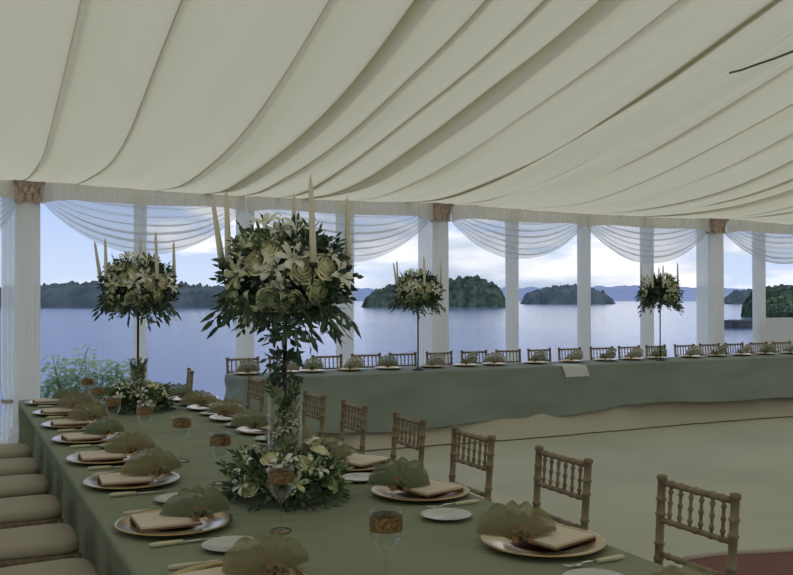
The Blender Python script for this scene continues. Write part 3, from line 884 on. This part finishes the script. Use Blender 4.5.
def spray(mb_s, mb_l, rnd, p, d, L_, ls, lw, n, droop=.3):
    p = Vector(p); d = Vector(d).normalized(); pts = []
    for k in range(5):
        q = k/4; pts.append(p + d*L_*q + Vector((0, 0, -droop*L_*q*q)))
    mb_s.tube(pts, .0022, 4)
    for k in range(n):
        q = .25 + .75*k/(n-1) if n > 1 else 1
        i = min(3, int(q*4)); c = pts[i].lerp(pts[i+1], q*4-i); t_ = (pts[i+1]-pts[i]).normalized()
        sd_ = (1 if k % 2 else -1); ang = rnd.uniform(.5, 1.0)*sd_ if k < n-1 else 0
        X_ = (Matrix.Rotation(rnd.uniform(0, 6.3), 3, t_) @ (Matrix.Rotation(ang, 3, t_.orthogonal().normalized()) @ t_)).normalized()
        Z_ = X_.orthogonal().normalized(); Z_ = Matrix.Rotation(rnd.uniform(0, 6.3), 3, X_) @ Z_; Y_ = Z_.cross(X_)
        M = Matrix(((X_.x, Y_.x, Z_.x, c.x), (X_.y, Y_.y, Z_.y, c.y), (X_.z, Y_.z, Z_.z, c.z), (0, 0, 0, 1)))
        leaf(mb_l, M, ls*rnd.uniform(.75, 1.2), lw*rnd.uniform(.8, 1.2))

# tall stand with flower head and five candles; positions in the camera-facing frame of the photograph's largest one
cR = Vector((FY, -FX, 0)); cF = Vector((FX, FY, 0))
def centrepiece(label):
    rnd = random.Random(77)
    t = empty('flower_stand', cat='flower arrangement', label=label, group='tall flower stands with candles')
    ZC = .86          # height of the flower head centre above the table
    mb = MB(); mb.lathe([(.0001, .0), (.062, 0), (.064, .006), (.05, .014), (.015, .02), (.008, .03)], 32); mb.build('foot', M_iron, t)
    mb = MB(); mb.tube([(0, 0, .02), (0, 0, .3), (0, 0, ZC-.1)], .0085, 10); mb.build('pole', M_iron, t)
    # green core
    mb = MB(); mb.lathe([(.001, -.12), (.09, -.10), (.13, 0), (.11, .1), (.001, .15)], 16, rfun=lambda a, z: 1+.12*math.sin(5*a+z*30)); c_ = mb.build('moss_core', M_leaf, t); c_.location = (0, 0, ZC)
    ms, ml, mp_ = MB(), MB(), MB()
    C_ = Vector((0, 0, ZC))
    # rounded bulk of leafy sprays
    for k in range(260):
        z = rnd.uniform(-.8, 1); a = rnd.uniform(0, 2*PI); h = math.sqrt(1-z*z)
        d = Vector((h*math.cos(a), h*math.sin(a), z*.85 + .05))
        spray(ms, ml, rnd, C_+d*.10, d, rnd.uniform(.12, .19), .039, .019, 10, .12)
    # long pointed leaves, drooping out of the lower rim
    for k in range(36):
        a = rnd.uniform(0, 2*PI); d = Vector((math.cos(a), math.sin(a), rnd.uniform(-.65, .25)))
        spray(ms, ml, rnd, C_+d*.12+Vector((0, 0, -.03)), d, rnd.uniform(.11, .17), .070, .021, 6, .45)
    # upright tips
    for k in range(16):
        a = rnd.uniform(0, 2*PI); r_ = rnd.uniform(.02, .16); d = Vector((math.cos(a)*.45, math.sin(a)*.45, 1))
        spray(ms, mp_, rnd, C_+Vector((r_*math.cos(a), r_*math.sin(a), .08)), d, rnd.uniform(.12, .18), .04, .014, 9, .05)
    # ivy running down the pole
    mi = MB()
    for k in range(46):
        z = rnd.uniform(ZC-.42, ZC-.08); a = rnd.uniform(0, 2*PI); wv = .03+.05*(z-(ZC-.45))/.4
        spray(mi, mi, rnd, (0, 0, z), (math.cos(a), math.sin(a), rnd.uniform(-.5, .6)), wv*rnd.uniform(.8, 1.5), .04, .02, 4, .3)
    mi.build('trailing_ivy', M_leaf, t)
    f = ml.build('foliage', M_leaf, t); ms.build('stems', M_stem, t); mp_.build('pale_foliage', M_leafl, t)
    def on(dx, dz, depth, me, nm, sc_, lift=1.0):
        # dx along photo right, dz up, on the side facing the camera (depth>0) or away
        rr = math.sqrt(max(.01, .205**2 - (dx*.85)**2 - (dz*1.0)**2))*depth
        p = cR*dx - cF*rr + Vector((0, 0, dz)); q = p.normalized()
        inst(nm, me, t, C_+p, orient(q+Vector((0, 0, .12))), sc_)
    roses = [(-.085, .065, R1[0]), (.085, .035, R1[1]), (-.03, -.065, R1[0]), (.165, .05, R1[1]), (.05, -.08, R2[0]), (-.185, -.055, R2[0]), (-.08, .15, R2[0]), (-.045, .11, R1[1]), (.14, -.04, R2[0])]
    for dx, dz, me in roses: on(dx, dz, 1, me, 'rose', .050 if me in R1 else .042)
    for dx, dz, me in [(-.02, .045, LI[0]), (.05, .085, LI[1]), (.0, .185, LI[0]), (.06, .2, LI[1]), (-.12, -.10, LL), (.22, .02, LI[0]), (-.14, .12, LL), (-.16, .02, LL), (-.06, .22, LI[0])]:
        on(dx, dz, 1, me, 'lily', .072)
    for k in range(9):      # the side away from the camera carries flowers too
        a = rnd.uniform(-1, 1); on(a*.17, rnd.uniform(-.09, .14), -1, (R1+R2)[k % 3], 'rose', .048)
    for k in range(7): on(rnd.uniform(-.2, .2), rnd.uniform(-.08, .18), -1, LI[k % 2], 'lily', .07)
    for k in range(22):     # small blossoms between the larger flowers
        a = rnd.uniform(-1, 1); on(a*.2, rnd.uniform(-.1, .2), 1 if k % 3 else -1, [LL, LI[0], LI[1]][k % 3], 'blossom', .036)
    # candles on short arms
    cds = [(-.262, .04, .45, -.042), (-.215, -.08, .465, -.010), (.008, .24, .49, .0), (.135, -.20, .505, -.012), (.255, .06, .455, -.006)]
    for dx, dy, ht, lean in cds:
        b = cR*dx*.98 + cF*dy; top = ht; z0 = ZC + .05
        arm = MB(); arm.tube([Vector((0, 0, ZC-.06)), b*.5+Vector((0, 0, ZC-.09)), b*.95+Vector((0, 0, ZC-.02)), b+Vector((0, 0, z0))], .005, 6)
        arm.lathe([(.006, 0), (.017, .006), (.017, .02), (.013, .022)], 12, c=(b.x, b.y, z0-.004)); arm.build('arm', M_iron, t)
        cn = MB(); e_ = b + cR*lean
        z1 = ZC - .115 + top
        pts = [Vector((lerp(b.x, e_.x, q), lerp(b.y, e_.y, q), lerp(z0+.004, z1, q))) for q in (0, .3, .6, .9, .97, 1)]
        cn.tube(pts, .01, 12, [.0142, .0128, .0108, .0086, .0064, .0015]); cobj = cn.build('candle', M_wax, t)
        wk = MB(); wk.tube([pts[-1], pts[-1]+Vector((0, 0, .008))], .0012, 4); wk.build('wick', M_iron, cobj)
    return t
cp0 = centrepiece('x')
def wreath(label):
    rnd = random.Random(31); t = empty('flower_wreath', cat='flower arrangement', label=label, group='flower wreaths round the stand bases')
    ms, ml, mp_ = MB(), MB(), MB()
    for k in range(240):
        a = rnd.uniform(0, 2*PI); r0 = rnd.uniform(.08, .15)
        d = Vector((math.cos(a)*rnd.uniform(.5, 1.2), math.sin(a)*rnd.uniform(.5, 1.2), rnd.uniform(.2, 1.6)))
        (spray)(ms, ml if k % 2 else mp_, rnd, (r0*math.cos(a), r0*math.sin(a), rnd.uniform(.02, .11)), d, rnd.uniform(.07, .14), .040, .017, 9, .2)
    for k in range(40):
        a = rnd.uniform(0, 2*PI); d = Vector((math.cos(a), math.sin(a), .15))
        spray(ms, ml, rnd, (.13*math.cos(a), .13*math.sin(a), .04), d, .10, .06, .022, 4, .4)
    for q_ in (ms, ml, mp_): q_.v = [(x, y, max(z, .003)) for x, y, z in q_.v]
    ml.build('foliage', M_leaf, t); mp_.build('pale_foliage', M_leafl, t); ms.build('stems', M_stem, t)
    for k in range(30):
        a = k*2.39996; e_ = rnd.uniform(.05, 1.25)
        ca, sa = math.cos(a), math.sin(a)
        p = Vector(((.10+.10*math.cos(e_))*ca, (.10+.10*math.cos(e_))*sa, .05+.14*math.sin(e_)))
        me = [R2[0], LI[0], R1[0], LL, LI[1], LL][k % 6]; nm = 'rose' if k % 6 in (0, 2) else 'lily'
        inst(nm, me, t, p, orient((ca*math.cos(e_), sa*math.cos(e_), .4+e_*.6)), .036 if nm == 'rose' else .052)
    return t
def vase(label):
    rnd = random.Random(41); t = empty('glass_vase', cat='vase', label=label, group='glass vases of blossom round the stands')
    mb = MB(); mb.lathe([(.05, .0), (.064, .004), (.066, .02), (.068, .40), (.066, .40), (.064, .02), (.02, .008)], 40); mb.build('glass_wall', M_glass, t)
    ms, ml, mp_ = MB(), MB(), MB()
    for k in range(90):
        a = rnd.uniform(0, 2*PI); z = rnd.uniform(.02, .34)
        spray(ms, mp_ if k % 4 else ml, rnd, (.02*math.cos(a), .02*math.sin(a), z), (math.cos(a)*.4, math.sin(a)*.4, 1), rnd.uniform(.05, .085), .034, .015, 6, .0)
    for k in range(12):
        a = rnd.uniform(0, 2*PI)
        spray(ms, mp_ if k % 2 else ml, rnd, (.02*math.cos(a), .02*math.sin(a), .33), (math.cos(a)*.35, math.sin(a)*.35, 1), .12, .03, .012, 7, .0)
    for k in range(40):
        a = k*2.4; z = .05 + .32*k/39
        inst('blossom', [LL, LI[0], R2[0]][k % 3], t, (.034*math.cos(a), .034*math.sin(a), z), orient((math.cos(a), math.sin(a), .6)), .028 if k % 3 < 2 else .022)
    ms.build('stems', M_stem, t); mp_.build('pale_foliage', M_leafl, t); ml.build('dark_foliage', M_leaf, t)
    return t
A_ = (1.20, 3.42); B_ = (1.20, 6.55)
C2 = at_Y(418, 8.85); D2 = at_Y(660, 8.85)
cps = copies(cp0, 4)
for c_ in cps[1:]:
    for k_ in [k_ for k_ in KIDS[c_.name] if k_.name.startswith('trailing_ivy')]: bpy.data.objects.remove(k_)
lab = ['largest flower stand with five tall candles, in the middle of the near table', 'smaller-looking flower stand near the lake end of the near table', 'flower stand on the head table in front of the middle capital pillar', 'rightmost flower stand, on the right part of the head table']
for o, (X, Y, z, rz), l in zip(cps, [(A_[0], A_[1], TZ, 0), (B_[0], B_[1], TZ, .25), (C2[0], C2[1], .7635, -.3), (D2[0], D2[1], .7635, 1.1)], lab):
    put(o, X, Y, z, rz); o['label'] = l
ws = copies(wreath('x'), 2); put(ws[0], *A_, TZ, 0); ws[0]['label'] = 'large ring of roses and lilies round the base of the largest flower stand'
put(ws[1], *B_, TZ, 1.3); ws[1]['label'] = 'ring of white flowers and leaves at the base of the far near-table stand'
vz = copies(vase('x'), 2); put(vz[0], *A_, TZ, 0); vz[0]['label'] = 'tall clear vase of pale blossom round the pole of the largest flower stand'
put(vz[1], *B_, TZ, 1.0); vz[1]['label'] = 'clear vase of greenery round the pole of the far near-table stand'; vz[1].scale = (1, 1, .8)

# ------------------------------------------------------------------ head table settings
hp = [248, 285, 312, 350, 388, 432, 466, 494, 535, 571, 605, 631, 656, 690, 716, 741, 765, 790]
hch = charger_mb(32, .15).build('charger_plate', M_gold)
hq = copies(hch, len(hp)); idx = [[i for i in range(len(hp)) if i % 2 == q] for q in (0, 1)]
hb = [None]*len(hp)
for q, src in ((0, organza_proto(31, fabric('organza_sage', (.42, .43, .30), .5, .15))), (1, organza_proto(37, fabric('organza_pale', (.56, .54, .42), .5, .12)))):
    for i, o in zip(idx[q], copies(src, len(idx[q]))): hb[i] = o
for i, px in enumerate(hp):
    X, Y, d = at_Y(px, 9.12)
    w_ = ORD[i] + ' from its left end' if i < 9 else ORD[17-i] + ' from its right end'
    put(hq[i], X, 9.12, .7635, 0); tag(hq[i], 'gold charger plate on the head table, ' + w_, 'plate', 'charger plates on the head table')
    put(hb[i], X, 9.12, .7845, -PI/2 + rp.uniform(-.5, .5)); s_ = .85; hb[i].scale = (s_, s_, 1.25)
    tag(hb[i], 'pale tied organza bow on the head table, ' + w_, 'napkin bow', 'organza bows on the head table')
# paper hanging over the front edge
X, Y, d = at_Y(573, HY0)
m = MB()
def fp(u, v):
    x = lerp(-.19, .16, u) + .04*v
    if v < .55: return (x, .19 - .37*v, .0045+.002*math.sin(u*5))
    q = (v-.55)/.45
    return (x, -.0135 - .012*math.sin(q*PI/2) - .028*q, .0045 - .13*q)
m.grid(10, 16, fp)
p = m.build('paper_sheet', M_paper); p.location = (X, HY0, .760); tag(p, 'pale sheet of paper folded over the front edge of the head table', 'paper')

# ------------------------------------------------------------------ rug, cable
m = MB()
def frug(u, v):
    x = lerp(3.9, 6.6, u); y = lerp(2.0, 3.95, v) + (.06*math.sin(x*2.2) + .04*math.sin(x*5) if v > .99 else 0)
    return (x, y, .008 + .004*noise.noise(Vector((x*3, y*3, 0))))
m.grid(50, 30, frug)
rg = empty('floor_rug', (0, 0, 0), label='dull red rug on the floor at the bottom right corner', cat='rug')
m.build('pile', M_rug, rg)
m = MB(); m.tube([(lerp(3.9, 6.6, k/40), 3.955+.06*math.sin(lerp(3.9, 6.6, k/40)*2.2)+.04*math.sin(lerp(3.9, 6.6, k/40)*5), .012) for k in range(41)], .018, 6); m.build('pale_border', M_rugedge, rg)
m = MB(); pts = []
for px, py, dd in [(731, 72, 7.25), (742, 69.5, 7.05), (757, 64, 6.85), (775, 58, 6.7), (793, 51, 6.6), (830, 36, 6.5), (880, 20, 6.4)]:
    a, b = at_d(px, dd); pts.append((a, b, zpx(py, dd)))
m.tube(pts, .009, 8); tag(m.build('hanging_cable', M_cable), 'dark cable slung under the roof lining at the top right', 'cable')
